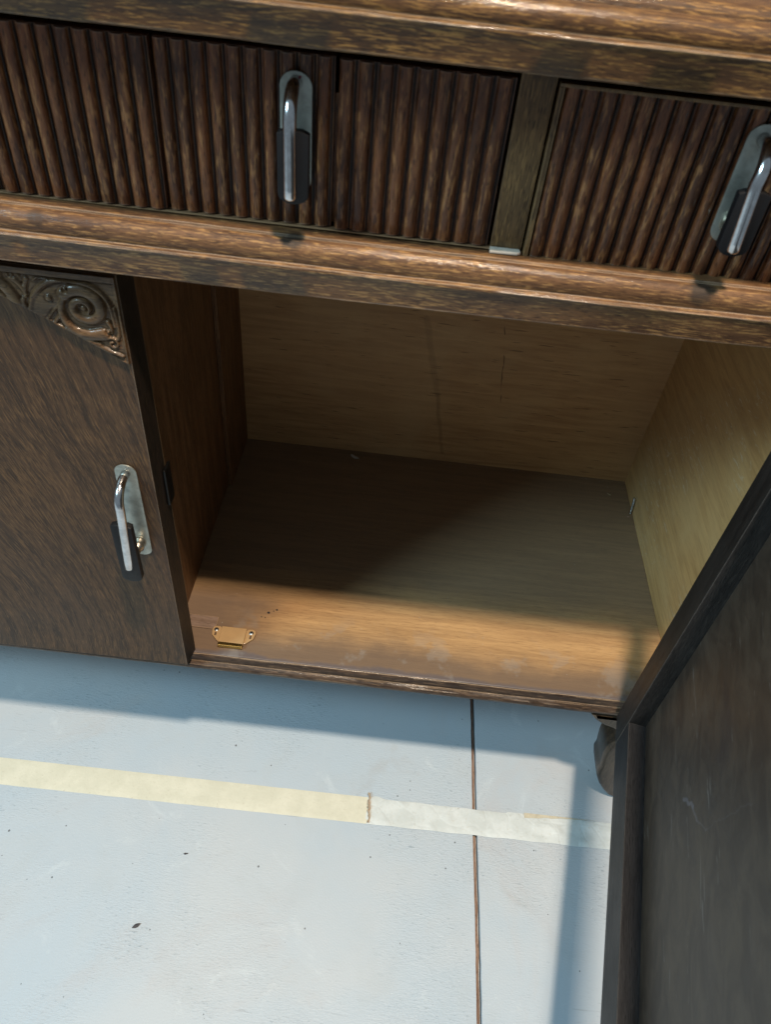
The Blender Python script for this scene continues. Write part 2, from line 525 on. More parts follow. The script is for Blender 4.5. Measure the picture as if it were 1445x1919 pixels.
# floor paint
def floor_mat():
    t = NT('painted_concrete')
    co = t.obj(False)
    big = t.noise(co, 2.6, 5, 0.6, 0.4)
    med = t.noise(co, 14, 5, 0.62, 0.5)
    c = t.mix(t.ramp(big, 0.35, 0.68), (0.398, 0.474, 0.535), (0.455, 0.496, 0.525))
    c = t.mix(t.math('MULTIPLY', t.ramp(med, 0.5, 0.72), 0.3), c, (0.40, 0.44, 0.46))
    stain = t.ramp(t.noise(co, 6, 4, 0.65, 1.0), 0.62, 0.76)
    c = t.mix(t.math('MULTIPLY', stain, 0.22), c, (0.33, 0.30, 0.27))
    # small dark pits and pale flecks
    v = t.n('ShaderNodeTexVoronoi')
    v.inputs['Scale'].default_value = 62
    t.put(v.inputs['Vector'], co)
    wn = t.n('ShaderNodeTexWhiteNoise')
    t.put(wn.inputs[0], v.outputs['Position'])
    size = t.math('MULTIPLY', t.math('POWER', wn.outputs[0], 4.0), 0.10)
    pit = t.math('LESS_THAN', v.outputs['Distance'], size)
    c = t.mix(t.math('MULTIPLY', pit, 0.75), c, (0.07, 0.075, 0.08))
    v2 = t.n('ShaderNodeTexVoronoi')
    v2.inputs['Scale'].default_value = 63
    t.put(v2.inputs['Vector'], t.vm('ADD', co, (3.3, 1.7, 0.0)))
    wn2 = t.n('ShaderNodeTexWhiteNoise')
    t.put(wn2.inputs[0], v2.outputs['Position'])
    fleck = t.math('LESS_THAN', v2.outputs['Distance'], t.math('MULTIPLY', t.math('POWER', wn2.outputs[0], 12.0), 0.06))
    c = t.mix(t.math('MULTIPLY', fleck, 0.5), c, (0.75, 0.78, 0.78))
    # brush drag and trowel scratches, in patches and in two directions
    def drag(ang, s):
        mp = t.n('ShaderNodeMapping')
        mp.inputs['Rotation'].default_value = (0, 0, R(ang))
        mp.inputs['Scale'].default_value = (1.0, 4.0, 1.0)
        t.put(mp.inputs[0], co)
        return t.noise(mp.outputs[0], s, 4, 0.6, 0.8)
    d1 = drag(-50, 130)
    d2 = drag(-78, 115)
    where = t.ramp(t.noise(co, 4.5, 3), 0.4, 0.62)
    dr = t.lerp(where, d1, d2)
    amt = t.ramp(t.noise(t.vm('ADD', co, (1.3, 0.4, 0)), 5.0, 3), 0.35, 0.66)
    scr = t.math('MULTIPLY', t.ramp(dr, 0.58, 0.72), amt)
    c = t.mix(t.math('MULTIPLY', scr, 0.8), c, (0.19, 0.25, 0.29))
    h = t.math('ADD', t.math('MULTIPLY', t.math('MULTIPLY', dr, amt), 0.8), t.math('MULTIPLY', t.noise(co, 420, 3), 0.12))
    h = t.math('SUBTRACT', h, t.math('MULTIPLY', pit, 0.6))
    # broad scuffs and pinkish-brown grime, pale rubbed arcs
    sm = t.ramp(t.noise(co, 3.4, 6, 0.7, 1.4), 0.52, 0.72)
    c = t.mix(t.math('MULTIPLY', sm, 0.30), c, (0.44, 0.41, 0.40))
    rub = t.ramp(t.noise(t.vm('ADD', co, (5.0, 2.0, 0)), 8.0, 6, 0.72, 2.0), 0.58, 0.70)
    c = t.mix(t.math('MULTIPLY', rub, 0.22), c, (0.62, 0.68, 0.70))
    mp = t.n('ShaderNodeMapping')
    mp.inputs['Rotation'].default_value = (0, 0, R(38))
    mp.inputs['Scale'].default_value = (1.0, 14.0, 1.0)
    t.put(mp.inputs[0], co)
    ln = t.math('MULTIPLY', t.ramp(t.noise(mp.outputs[0], 16, 3, 0.6, 1.5), 0.66, 0.70), t.ramp(t.noise(co, 9, 2), 0.5, 0.62))
    c = t.mix(t.math('MULTIPLY', ln, 0.35), c, (0.24, 0.26, 0.28))
    return t.done(c, t.lerp(med, 0.42, 0.62), t.bump(h, 0.0017, 0.75))


FLOOR = floor_mat()


def tape_mat(name, a, b, crinkle):
    t = NT(name)
    co = t.obj(False)
    n1 = t.noise(co, 30, 5, 0.65)
    n2 = t.noise(co, 260, 3, 0.6)
    c = t.mix(t.ramp(n1, 0.35, 0.7), a, b)
    c = t.mix(t.math('MULTIPLY', t.ramp(n2, 0.55, 0.75), 0.3), c, (0.42, 0.38, 0.28))
    sp = t.ramp(t.noise(co, 150, 2), 0.72, 0.76)
    c = t.mix(t.math('MULTIPLY', sp, 0.35), c, (0.25, 0.22, 0.17))
    v = t.n('ShaderNodeTexVoronoi', feature='DISTANCE_TO_EDGE')
    v.inputs['Scale'].default_value = 38
    t.put(v.inputs['Vector'], t.vm('ADD', co, t.vm('SCALE', noise_col(t, co, 25), None, 0.02)))
    h = t.math('ADD', t.math('MULTIPLY', n2, 0.35), t.math('MULTIPLY', t.ramp(v.outputs['Distance'], 0.0, 0.12), crinkle))
    return t.done(c, 0.6, t.bump(h, 0.0008, 0.7))


TAPE_Y = tape_mat('cream_tape', (0.57, 0.56, 0.45), (0.64, 0.625, 0.51), 0.08)
TAPE_W = tape_mat('white_tape', (0.52, 0.56, 0.55), (0.62, 0.66, 0.655), 0.4)
JOINT = oak('brown_joint_filler', 'y', (0.20, 0.125, 0.09), (0.33, 0.23, 0.175), (0.45, 0.35, 0.28), fleck=0.4, rough=0.8, coat=0, wear=0, fine=90)

# ------------------------------------------------------------------ the ground
G = -0.24


def jx(y):     # centre of the expansion joint at depth y (it wanders a little)
    return 0.4015 + (0.1365 - y) * 0.0142 + 0.0003 * math.sin(y * 23)


ys = list(np.linspace(-1.6, 1.6, 241))
verts, faces = [], []
prof_x = [(-1.9, 0), ('j', -0.0034, 0.0), ('j', -0.0031, -0.0010), ('j', -0.0030, -0.012), ('j', 0.0030, -0.012), ('j', 0.0031, -0.0008), ('j', 0.0040, 0.0), (2.1, 0)]
for y in ys:
    for p in prof_x:
        if p[0] == 'j':
            dx = 0.0005 * mnoise.noise(Vector((p[1] * 900, y * 60, 2)))
            verts.append((jx(y) + p[1] + dx, y, G + p[2]))
        else:
            verts.append((p[0], y, G))
n = len(prof_x)
for i in range(len(ys) - 1):
    for j in range(n - 1):
        a = i * n + j
        faces.append((a, a + 1, a + n + 1, a + n))
ground = link('floor', me_from(verts, faces), FLOOR, None, (0, 0, G))
ground['kind'] = 'structure'
ground['label'] = 'pale blue painted concrete floor with trowel marks'

verts, faces = [], []
for i, y in enumerate(ys):
    z = G - 0.0045 + 0.0016 * mnoise.noise(Vector((0, y * 45, 4)))
    e = jx(y) + 0.0012 + 0.0012 * mnoise.noise(Vector((3, y * 38, 4)))
    verts += [(jx(y) - 0.0036, y, z + 0.0004), (jx(y) - 0.0008, y, z), (e, y, z - 0.0002), (e + 0.0008, y, z - 0.007)]
    if i:
        a = (i - 1) * 4
        for k in range(3):
            faces.append((a + k, a + k + 1, a + k + 5, a + k + 4))
jo = link('expansion_joint', me_from(verts, faces), JOINT, None)
jo['kind'] = 'structure'
jo['label'] = 'narrow brown filled joint cut across the blue floor'


# ------------------------------------------------------------------ tapes on the floor
def tape(name, x0, x1, ytop, ybot, zb, th, mat, torn0, torn1, seed, lump=0.0, nx=170, ny=10):
    verts, faces = [], []
    for i in range(nx + 1):
        u = i / nx
        for k in range(ny + 1):
            v = k / ny
            x = x0 + (x1 - x0) * u
            yt, yb = ytop(x), ybot(x)
            y = yt + (yb - yt) * v
            if i == 0 and torn0:
                x += torn0 * mnoise.noise(Vector((v * 6, seed, 0)))
            if i == nx and torn1:
                x += torn1 * mnoise.noise(Vector((v * 6, seed, 5)))
            y += 0.0004 * mnoise.noise(Vector((x * 40, k * 0.1, seed)))
            z = zb + th + lump * max(0, mnoise.noise(Vector((x * 45, y * 60, seed)))) ** 2
            if k in (0, ny) or i in (0, nx):
                z = zb + 0.00025
            verts.append((x, y, z))
    for i in range(nx):
        for k in range(ny):
            a = i * (ny + 1) + k
            faces.append((a, a + ny + 1, a + ny + 2, a + 1))
    return link(name, me_from(verts, faces), mat, None, smooth=True)


ty = tape('floor_tape', -1.5, 0.2535, lambda x: -0.0440 + 0.004 * (x - 0.1), lambda x: -0.0822 + 0.005 * (x - 0.1), G, 0.0006, TAPE_Y, 0, 0.004, 3)
tag(ty, 'flat cream masking tape stuck along the blue floor, without wrinkles', 'tape')


def wtop(x):
    return -0.0423 - 0.0012 * mnoise.noise(Vector((x * 30, 1, 1))) + (0.003 * math.exp(-((x - 0.262) / 0.008) ** 2)) - (0.0018 if x < 0.45 else 0)


tw = tape('floor_tape', 0.2505, 1.4, wtop, lambda x: -0.0820 + 0.006 * (x - 0.25) + 0.0008 * mnoise.noise(Vector((x * 34, 2, 1))), G + 0.0009, 0.0007, TAPE_W, 0.007, 0, 9, lump=0.004, nx=400)
tag(tw, 'wrinkled white paper tape with a torn curled end crossing the brown joint', 'tape')
# the torn, curled lip where the white tape starts
verts, faces = [], []
for i in range(19):
    v = i / 18
    y = -0.0375 - 0.043 * v
    wob = mnoise.noise(Vector((v * 9, 2.2, 0)))
    x = 0.2515 + 0.003 * v + 0.002 * wob
    w = 0.0044 * (0.5 + abs(mnoise.noise(Vector((v * 7, 8.2, 0)))) * 1.6)
    for k in range(5):
        a = k / 4 * 2.6
        verts.append((x - w * math.sin(a) * 0.9 + 0.001, y, G + 0.0018 + w * (1 - math.cos(a)) * 0.55))
    if i:
        b = (i - 1) * 5
        for k in range(4):
            faces.append((b + k, b + k + 1, b + k + 6, b + k + 5))
lipm = plain('torn_tape_edge', (0.46, 0.36, 0.26), 0.7, 0, 200, 0.5)
link('curled_end', me_from(verts, faces), lipm, tw, smooth=True)
# a torn sliver of older tape showing along the white tape's upper edge
verts, faces = [], []
for i in range(41):
    u = i / 40
    x = 0.475 + 0.105 * u
    yt = -0.0412
    yb = -0.0412 - 0.0075 * (1 - u) * (1 - 0.5 * u) - 0.0012 * mnoise.noise(Vector((x * 90, 3, 0)))
    verts += [(x, yt, G + 0.0021), (x, yb, G + 0.0022)]
    if i:
        a = (i - 1) * 2
        faces.append((a, a + 1, a + 3, a + 2))
link('torn_strip', me_from(verts, faces), plain('older_tape', (0.55, 0.50, 0.38), 0.6, 0, 150, 0.35), tw)


# ------------------------------------------------------------------ bits lying on the floor
def chip(name, cx, cy, z, length, width, rot, mat, seed, curl=0.3, parent=None):
    bm = bmesh.new()
    c_, s_ = math.cos(rot), math.sin(rot)
    rows = []
    for i in range(6):
        u = i / 5 * 2 - 1
        hw = width * (1 - u * u) ** 0.6 * (0.6 + 0.6 * mnoise.noise(Vector((u * 3, seed, 0))) + 0.1) + 0.0001
        row = []
        for k in (-1, 0, 1):
            lx, ly = u * length, k * abs(hw)
            zz = z + 0.0003 + curl * (abs(u) ** 2 * length * 0.5 + (0.4 * abs(hw) if k else 0))
            row.append(bm.verts.new((cx + lx * c_ - ly * s_, cy + lx * s_ + ly * c_, zz)))
        rows.append(row)
    for a_, b_ in zip(rows, rows[1:]):
        for k in (0, 1):
            bm.faces.new((a_[k], a_[k + 1], b_[k + 1], b_[k]))
    ext = bmesh.ops.extrude_face_region(bm, geom=bm.faces[:])
    bmesh.ops.translate(bm, verts=[v for v in ext['geom'] if isinstance(v, bmesh.types.BMVert)], vec=(0, 0, 0.0004))
    return link(name, bm_me(bm), mat, parent, smooth=True)


DARKCHIP = plain('dark_chip', (0.06, 0.055, 0.06), 0.7, 0, 200, 0.4)
tag(chip('wood_chip', -0.0224, -0.2398, G, 0.0055, 0.0028, 0.6, DARKCHIP, 4), 'dark curled chip lying alone on the pale floor', 'chip')
tag(chip('wood_chip', 0.015, -0.1481, G, 0.0032, 0.0012, 0.2, DARKCHIP, 8), 'tiny dark splinter on the floor next to the cream tape', 'chip')

# ------------------------------------------------------------------ sideboard
root = bpy.data.objects.new('sideboard', None)
COL.objects.link(root)
root.location = (0.02, 0.2, G)
WLOC[root.name] = Vector((0.02, 0.2, G))
tag(root, 'dark oak sideboard with reeded drawers, a carved door and one cupboard door standing open', 'sideboard')

XL, XR_ = -0.66, 0.64        # outer sides
YB = 0.4324

# carcass
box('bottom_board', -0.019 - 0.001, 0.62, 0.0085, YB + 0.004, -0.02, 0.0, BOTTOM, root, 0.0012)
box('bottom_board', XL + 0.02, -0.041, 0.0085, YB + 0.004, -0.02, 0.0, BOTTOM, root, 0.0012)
# worn wedge of packing at the left front
bm = prism_bm([(-0.0185, 0.046), (0.0235, 0.0455), (0.0262, 0.048), (0.0270, 0.053), (0.0262, 0.066), (-0.0185, 0.066)], 'z', -0.001, 0.0016)
for v in bm.verts:
    if v.co.y > 0.06 and v.co.z > 0:
        v.co.z = 0.0001
link('packing_strip', bm_me(bm), oak('packing_wood', 'x', (0.17, 0.115, 0.085), (0.22, 0.155, 0.12), (0.28, 0.20, 0.15), fleck=0.3, rough=0.5, coat=0.1), root)
box('back_panel', XL + 0.01, XR_ - 0.01, YB, YB + 0.008, -0.03, 0.70, BACK, root, 0, origin=(0.30, YB, 0.28))
box('divider', -0.040, -0.019, 0.0145, YB - 0.001, -0.019, 0.5335, INNER_LEFT, root, 0.0008)
box('corner_batten', -0.0188, -0.0125, 0.316, YB - 0.0005, 0.0005, 0.534, INNER_LEFT, root, 0.0008)
box('side_panel', 0.62, XR_, 0.031, YB + 0.006, -0.0225, 0.69, SIDE, root, 0.001)
box('side_panel', XL, XL + 0.02, 0.031, YB + 0.006, -0.0225, 0.69, SIDE, root, 0.001)
box('dust_board', XL + 0.021, 0.619, 0.003, YB - 0.0012, 0.534, 0.546, INNER_LEFT, root, 0.0005)

# mouldings (y, z) profiles
mid = [(0.020, 0.5680), (-0.0145, 0.5680), (-0.0150, 0.5664), (-0.0172, 0.5662), (-0.0180, 0.5678), (-0.0205, 0.5684), (-0.0232, 0.5676),
       (-0.0258, 0.5656), (-0.0276, 0.5628), (-0.0284, 0.5596), (-0.0284, 0.5562), (-0.0278, 0.5535), (-0.0312, 0.5527), (-0.0320, 0.5515),
       (-0.0316, 0.5500), (-0.0308, 0.5485), (-0.0300, 0.5310), (-0.0288, 0.5300), (0.020, 0.5300)]
mid_o = Vector((0.02, -0.016, 0.554))
extrude_x('drawer_rail', mid, XL - 0.01, XR_ + 0.01, OAK_RAIL2, root, 150, 0.00035, 0.0012, 1, origin=mid_o)
top = [(0.030, 0.6900), (-0.0438, 0.6900), (-0.0450, 0.6912), (-0.0458, 0.7060), (-0.0466, 0.7078), (-0.0468, 0.7092), (-0.0460, 0.7102), (-0.0424, 0.7108),
       (-0.0430, 0.7135), (-0.0430, 0.7165), (-0.0420, 0.7194), (-0.0402, 0.7217), (-0.0376, 0.7232), (-0.0345, 0.7238), (-0.0310, 0.7236),
       (-0.0302, 0.7205), (-0.0262, 0.7200), (-0.0250, 0.7240), (-0.0225, 0.7275), (-0.0190, 0.7290), (0.030, 0.7292)]
extrude_x('top_moulding', top, XL - 0.02, XR_ + 0.02, OAK_RAIL, root, 150, 0.00035, 0.0006, 2)
box('top_board', XL - 0.015, XR_ + 0.015, 0.0305, YB + 0.02, 0.700, 0.7294, OAK_RAIL, root, 0.001)
lip = [(0.0300, -0.0205), (0.0080, -0.0205), (0.0080, -0.0004), (0.0066, -0.0010), (0.0052, -0.0035), (0.0047, -0.0085), (0.0040, -0.0105), (0.0022, -0.0108), (0.0010, -0.0120),
       (-0.0008, -0.0128), (-0.0022, -0.0150), (-0.0022, -0.0185), (-0.0010, -0.0208), (0.0010, -0.0222), (0.030, -0.0225)]
extrude_x('base_moulding', lip, XL, 0.6395, BASE_LIP, root, 170, 0.0005, 0.0, 3)


# feet: shaped bracket with a scrolled toe
foot_o = [(0.5165, -0.0235), (0.5178, -0.0260), (0.5220, -0.0320), (0.5289, -0.0397), (0.5407, -0.0474), (0.5516, -0.0516), (0.5601, -0.0574), (0.5675, -0.0650), (0.5700, -0.0775),
          (0.5670, -0.0890), (0.5625, -0.0985), (0.5610, -0.1100), (0.5618, -0.1234), (0.5648, -0.1442), (0.5669, -0.1568), (0.5662, -0.1679),
          (0.5712, -0.1872), (0.5788, -0.2041), (0.5890, -0.2210), (0.5990, -0.2340), (0.6080, -0.2395), (0.6380, -0.2395), (0.6380, -0.0235)]


def foot(mx, y0, y1):
    pts = [((mx * 2 - x) if mx is not None else x, z) for x, z in foot_o]
    bm = prism_bm(pts, 'y', y0, y1, 0.0065, 5)
    o = link('foot', bm_me(bm), OAK_FOOT, root)
    smooth_angle(o.data, 40)
    return o


OAK_FOOT = oak('oak_foot', 'z', (0.020, 0.012, 0.006), (0.05, 0.030, 0.015), (0.14, 0.09, 0.05), fleck=0.25, rough=0.4, coat=0.3, wear=0.2, patch=25)
foot(None, -0.003, 0.045)
foot(-0.01, -0.003, 0.045)
foot(None, 0.385, 0.433)
foot(-0.01, 0.385, 0.433)


# drawers ---------------------------------------------------------------
def reed_mesh(h, pitch):
    bw = pitch * 0.74
    nb = pitch * 0.10
    pr = []
    for i in range(9):
        a = math.pi * i / 8
        pr.append((-bw / 2 * math.cos(a), -0.0048 * math.sin(a) ** 0.7))
    s0 = bw / 2 + pitch * 0.06
    pr.append((s0, 0.0))
    for i in range(1, 5):
        a = math.pi * i / 5
        pr.append((s0 + nb / 2 - nb / 2 * math.cos(a), -0.0018 * math.sin(a)))
    pr.append((s0 + nb, 0.0))
    pr = [(x - pitch * 0.5 + bw / 2 + 0.0002, y) for x, y in pr]
    n = len(pr)
    verts, faces = [], []
    nz = 5
    for k in range(nz + 1):
        z = -h / 2 + h * k / nz
        for j, (x, y) in enumerate(pr):
            sh = 0.35 if k in (0, nz) else 1.0
            wx = 0.00022 * mnoise.noise(Vector((j, k * 2.1, pitch * 1000)))
            verts.append((x + wx, y * (0.72 if k in (0, nz) else 1.0), z))
    for k in range(nz):
        for j in range(n - 1):
            a = k * n + j
            faces.append((a, a + 1, a + n + 1, a + n))
    faces.append(tuple(range(n))[::-1])
    faces.append(tuple(range(nz * n, nz * n + n)))
    me = me_from(verts, faces)
    bm = bmesh.new()
    bm.from_mesh(me)
    bmesh.ops.recalc_face_normals(bm, faces=bm.faces)
    bm.to_mesh(me)
    bm.free()
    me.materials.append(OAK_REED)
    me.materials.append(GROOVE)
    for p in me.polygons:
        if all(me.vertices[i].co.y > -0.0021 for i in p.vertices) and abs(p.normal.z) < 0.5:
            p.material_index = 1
    smooth_angle(me, 50)
    return me


def drawer(x0, x1, blocks, z0, z1, yf, label=None):
    body = box('drawer', x0 + 0.002, x1 - 0.002, yf + 0.0065, 0.36, z0, z1 - 0.022, OAK_REED, root, 0.0008)
    if label:
        body['label'] = label
    for (b0, b1, dy) in blocks:
        nr = max(1, round((b1 - b0) / 0.0116))
        pitch = (b1 - b0) / nr
        h = z1 - z0 - 0.0012
        bl = box('reeded_block', b0 + 0.0003, b1 - 0.0003, yf + dy, yf + 0.0062, z0 + 0.0003, z1 - 0.0003, OAK_REED, body, 0.0003)
        me = reed_mesh(h, pitch)
        for i in range(nr):
            o = bpy.data.objects.new('reed', me)
            COL.objects.link(o)
            o.parent = body
            w = Vector((b0 + pitch * (i + 0.5), yf + dy + 0.0001, (z0 + z1) / 2))
            o.location = w - WLOC[body.name]
            WLOC[o.name] = w
    return body


blk = [(-0.185, -0.0690, 0.0), (-0.0670, 0.0484, -0.0022), (0.0508, 0.1650, 0.0), (0.1674, 0.2775, -0.0016)]
drw1 = drawer(-0.305, 0.2782, [(-0.3045, -0.185, 0.0)] + blk, 0.5695, 0.6765, 0.0005)
drw2 = drawer(0.3035, 0.6185, [(0.3075, 0.4130, 0.0), (0.4130, 0.5185, -0.0006), (0.5185, 0.6180, 0.0)], 0.5660, 0.6768, -0.0015)
# thin pale fillets round the right drawer's front
box('fillet', 0.3035, 0.6185, -0.0052, 0.0014, 0.6752, 0.6772, OAK_STILE, drw2, 0.0004)
box('fillet', 0.3034, 0.3068, -0.0050, 0.0014, 0.5662, 0.6750, OAK_STILE, drw2, 0.0005)
box('stile', 0.2795, 0.3020, -0.0005, 0.02, 0.5684, 0.6895, OAK_STILE, root, 0.0012)
box('stile', -0.329, -0.3065, -0.0005, 0.02, 0.5684, 0.6895, OAK_STILE, root, 0.0012)
# pale split ledge strip and chip under the stile
box('ledge_strip', -0.305, 0.281, -0.0040, 0.0025, 0.5682, 0.5690, oak('ledge_wood', 'x', (0.12, 0.065, 0.035), (0.24, 0.14, 0.075), (0.42, 0.27, 0.15), fleck=0.5, rough=0.4), root, 0.0002)
bm = prism_bm([(0.2792, -0.0092), (0.2902, -0.0085), (0.2990, -0.0080), (0.3012, -0.0065), (0.3010, -0.0012), (0.2795, -0.0012)], 'z', 0.5675, 0.5692, 0.0003, 1)
link('pale_chip', bm_me(bm), plain('bare_wood_chip', (0.58, 0.52, 0.44), 0.45, 0, 160, 0.3), root)


# handles ----------------------------------------------------------------
def stadium(cx, z0, z1, hw, n=10, flat=0.85):
    pts = []
    for i in range(n + 1):
        a = math.pi * i / n
        pts.append((cx + hw * math.cos(a), z1 - hw * flat + hw * flat * math.sin(a)))
    for i in range(n + 1):
        a = math.pi + math.pi * i / n
        pts.append((cx + hw * math.cos(a), z0 + hw * flat + hw * flat * math.sin(a)))
    return pts


def handle(name, cx, yp, pz0, pz1, zroot, zbend, zrod, gz0, gz1, gx, rodx0, rodx1, yo, knob_z, label=None, reddot=False):
    """back plate, bent round bar with a dark grip and a turned spacer"""
    h = link(name, bm_me(prism_bm(stadium(cx, pz0, pz1, 0.0104), 'y', yp - 0.0016, yp, 0.0005, 2)), ZINC, root)
    smooth_angle(h.data, 40)
    if label:
        h['label'] = label
    r = 0.0043
    yr = yp - yo
    pts = [(cx, yp - 0.0015, zroot), (cx, yp - yo * 0.28, zroot)]
    # shoulder curve
    for i in range(9):
        a = R(90) * i / 8
        rad = min(yo * 0.62, (zroot - zbend) + 0.012)
        pts.append((cx + (rodx0 - cx) * (i / 8), (yr + rad) - rad * math.sin(a), zroot - 0.0015 * i / 8 - rad * (1 - math.cos(a))))
    zs = pts[-1][2]
    for i in range(1, 9):
        u = i / 8
        pts.append((rodx0 + (rodx1 - rodx0) * u, yr, zs + (zrod + 0.0025 - zs) * u))
    rads = [r * 1.02] * (len(pts))
    pts += [(rodx1, yr, zrod + 0.0010), (rodx1, yr, zrod)]
    rads += [r * 0.82, r * 0.45]
    bar = link('bar', bm_me(tube_bm(pts, rads, 18)), CHROME, h, smooth=True)
    # grip: a dark flat sleeve the bar lies in, rounded foot
    gp = []
    hw = 0.0102
    for i in range(9):
        a = math.pi + math.pi * i / 8
        gp.append((gx + hw * math.cos(a), gz0 + hw * 0.62 + hw * 0.62 * math.sin(a)))
    gp += [(gx + hw, gz1 - 0.002), (gx + hw * 0.55, gz1), (gx - hw * 0.55, gz1), (gx - hw, gz1 - 0.002)]
    gm = bm_me(prism_bm(gp, 'y', yr + 0.0002, yr + 0.0075, 0.0008, 2))
    g = link('grip', gm, GRIP, h)
    smooth_angle(g.data, 40)
    # turned spacer between plate and grip
    prof = [(0.0, 0.0062), (0.0015, 0.0066), (0.003, 0.0052), (0.0042, 0.0062), (0.0056, 0.0064), (0.0068, 0.0048), (0.010, 0.0044), (0.014, 0.0046)]
    L = (yp - 0.0012) - (yr + 0.0070)
    pp = [(cx, yp - 0.0012 - L * (q / 0.014), knob_z) for q, _ in prof]
    k = link('spacer', bm_me(tube_bm(pp, [q for _, q in prof], 18)), plain('nickel', (0.56, 0.50, 0.42), 0.3, 1.0, 200, 0.2), h, smooth=True)
    return h


hd = handle('door_handle', -0.0190, -0.0125, 0.2035, 0.3275, 0.3170, 0.300, 0.2125, 0.1925, 0.2740, -0.0222, -0.0180, -0.0225, 0.030, 0.2235)
h1_ = handle('drawer_handle', 0.1410, -0.0040, 0.5930, 0.6675, 0.6610, 0.652, 0.5975, 0.5950, 0.6405, 0.1430, 0.1412, 0.1412, 0.027, 0.6050, 'drawer handle with a smear of red on its plate')
h2_ = handle('drawer_handle', 0.4350, -0.0055, 0.5930, 0.6685, 0.6595, 0.651, 0.5970, 0.5945, 0.6365, 0.4340, 0.4310, 0.4338, 0.027, 0.6060)
handle('drawer_handle', -0.1650, -0.0040, 0.5930, 0.6675, 0.6610, 0.652, 0.5975, 0.5950, 0.6405, -0.1650, -0.1650, -0.1650, 0.027, 0.6050)
# red smear
bm = prism_bm([(0.1372, 0.6630), (0.1400, 0.6640), (0.1438, 0.6652), (0.1448, 0.6644), (0.1430, 0.6628), (0.1395, 0.6620)], 'y', -0.0060, -0.0055)
link('red_smear', bm_me(bm), plain('red_paint', (0.30, 0.05, 0.07), 0.5, 0, 300, 0.6), h1_)

# closed left door -------------------------------------------------------
DX1, DY0, DY1, DZ0, DZ1 = 0.0057, -0.012, 0.0125, 0.0012, 0.5185
bm = prism_bm([(-0.64, DY0), (DX1, DY0), (DX1 + 0.0038, DY1), (-0.64, DY1)], 'z', DZ0, DZ1, 0.0006, 2)
door = link('door', bm_me(bm), OAK_DOOR, root, origin=(-0.15, 0, 0.25))
door['label'] = 'closed cupboard door with sweeping veneer and a carved corner'
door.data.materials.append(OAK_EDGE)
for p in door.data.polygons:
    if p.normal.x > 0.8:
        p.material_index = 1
box('latch_plate', DX1 + 0.0030, DX1 + 0.0062, 0.004, 0.0205, 0.262, 0.308, BLACKM, door, 0.0016)

# carved corner: relief built as a height surface
X0, X1, Z0c, Z1c = -0.150, 0.0050, 0.440, 0.5182


def hyp(x):      # lower edge of the carving
    return 0.4436 + (-0.0011 - x) * 0.515 + 0.004 * math.sin(min(max((-0.0011 - x) / 0.13, 0), 1) * math.pi)


NXc, NZc = 330, 176
gx_ = np.linspace(X0, X1, NXc)
gz_ = np.linspace(Z0c, Z1c, NZc)
PX, PZ = np.meshgrid(gx_, gz_, indexing='ij')
H = np.full(PX.shape, 0.0016)


def seg_dist(pts):
    d = np.full(PX.shape, 9.0)
    par = np.zeros(PX.shape)
    n_ = len(pts) - 1
    for i in range(n_):
        ax, az = pts[i]
        bx, bz = pts[i + 1]
        ux, uz = bx - ax, bz - az
        tt = np.clip(((PX - ax) * ux + (PZ - az) * uz) / (ux * ux + uz * uz), 0, 1)
        dd = np.hypot(PX - ax - ux * tt, PZ - az - uz * tt)
        m = dd < d
        d = np.where(m, dd, d)
        par = np.where(m, (i + tt) / n_, par)
    return d, par


def curve(pts, n_=60):
    """Catmull-Rom through pts"""
    P_ = [pts[0]] + list(pts) + [pts[-1]]
    out = []
    m = len(pts) - 1
    for i in range(n_ + 1):
        u = i / n_ * m
        k = min(int(u), m - 1)
        f = u - k
        p0, p1, p2, p3 = (np.array(P_[k + j]) for j in range(4))
        out.append(tuple(0.5 * ((2 * p1) + (-p0 + p2) * f + (2 * p0 - 5 * p1 + 4 * p2 - p3) * f * f + (-p0 + 3 * p1 - 3 * p2 + p3) * f ** 3)))
    return out


def ridge(pts, w0, w1, h, base=0.0016, groove=0.0007):
    global H
    d, s = seg_dist(pts)
    w = w0 + (w1 - w0) * s
    q = np.clip(1 - (d / w) ** 2, 0, 1)
    body = base + h * np.sqrt(q)
    H = np.where(d < w, np.maximum(H, body), H)
    ring = (d >= w) & (d < w * 1.0 + 0.0011)
    H = np.where(ring & (H < base + 0.0009), H - groove, H)


def blob(cx, cz, r, h, base=0.0016):
    global H
    d = np.hypot(PX - cx, PZ - cz)
    H = np.where(d < r, base + h * np.sqrt(np.clip(1 - (d / r) ** 2, 0, 1)) + 0.0002, H)
    H = np.where((d >= r) & (d < r + 0.0009), base - 0.0005, H)


# flat leaf body on the left, inside the outer arc
d, s = seg_dist(curve([(-0.0600, 0.4835), (-0.0560, 0.4900), (-0.0480, 0.4945)]))
H = np.where(d < 0.0085, np.maximum(H, 0.0016 + 0.0016 * np.sqrt(np.clip(1 - (d / 0.0085) ** 2, 0, 1))), H)
# volute: spiral ridge
sp = []
for i in range(120):
    u = i / 119
    a = R(-60) + u * R(560)
    r_ = 0.0034 + 0.0122 * u ** 1.15
    sp.append((-0.0235 + r_ * math.cos(a) * 1.08, 0.4890 + r_ * math.sin(a)))
ridge(sp, 0.0018, 0.0054, 0.0034)
blob(-0.0235, 0.4890, 0.0026, 0.0022)
# crescent leaf under the volute
ridge(curve([(-0.0310, 0.5020), (-0.0385, 0.4950), (-0.0420, 0.4845), (-0.0392, 0.4735), (-0.0325, 0.4670), (-0.0225, 0.4650), (-0.0125, 0.4668)]), 0.0016, 0.0056, 0.0030)
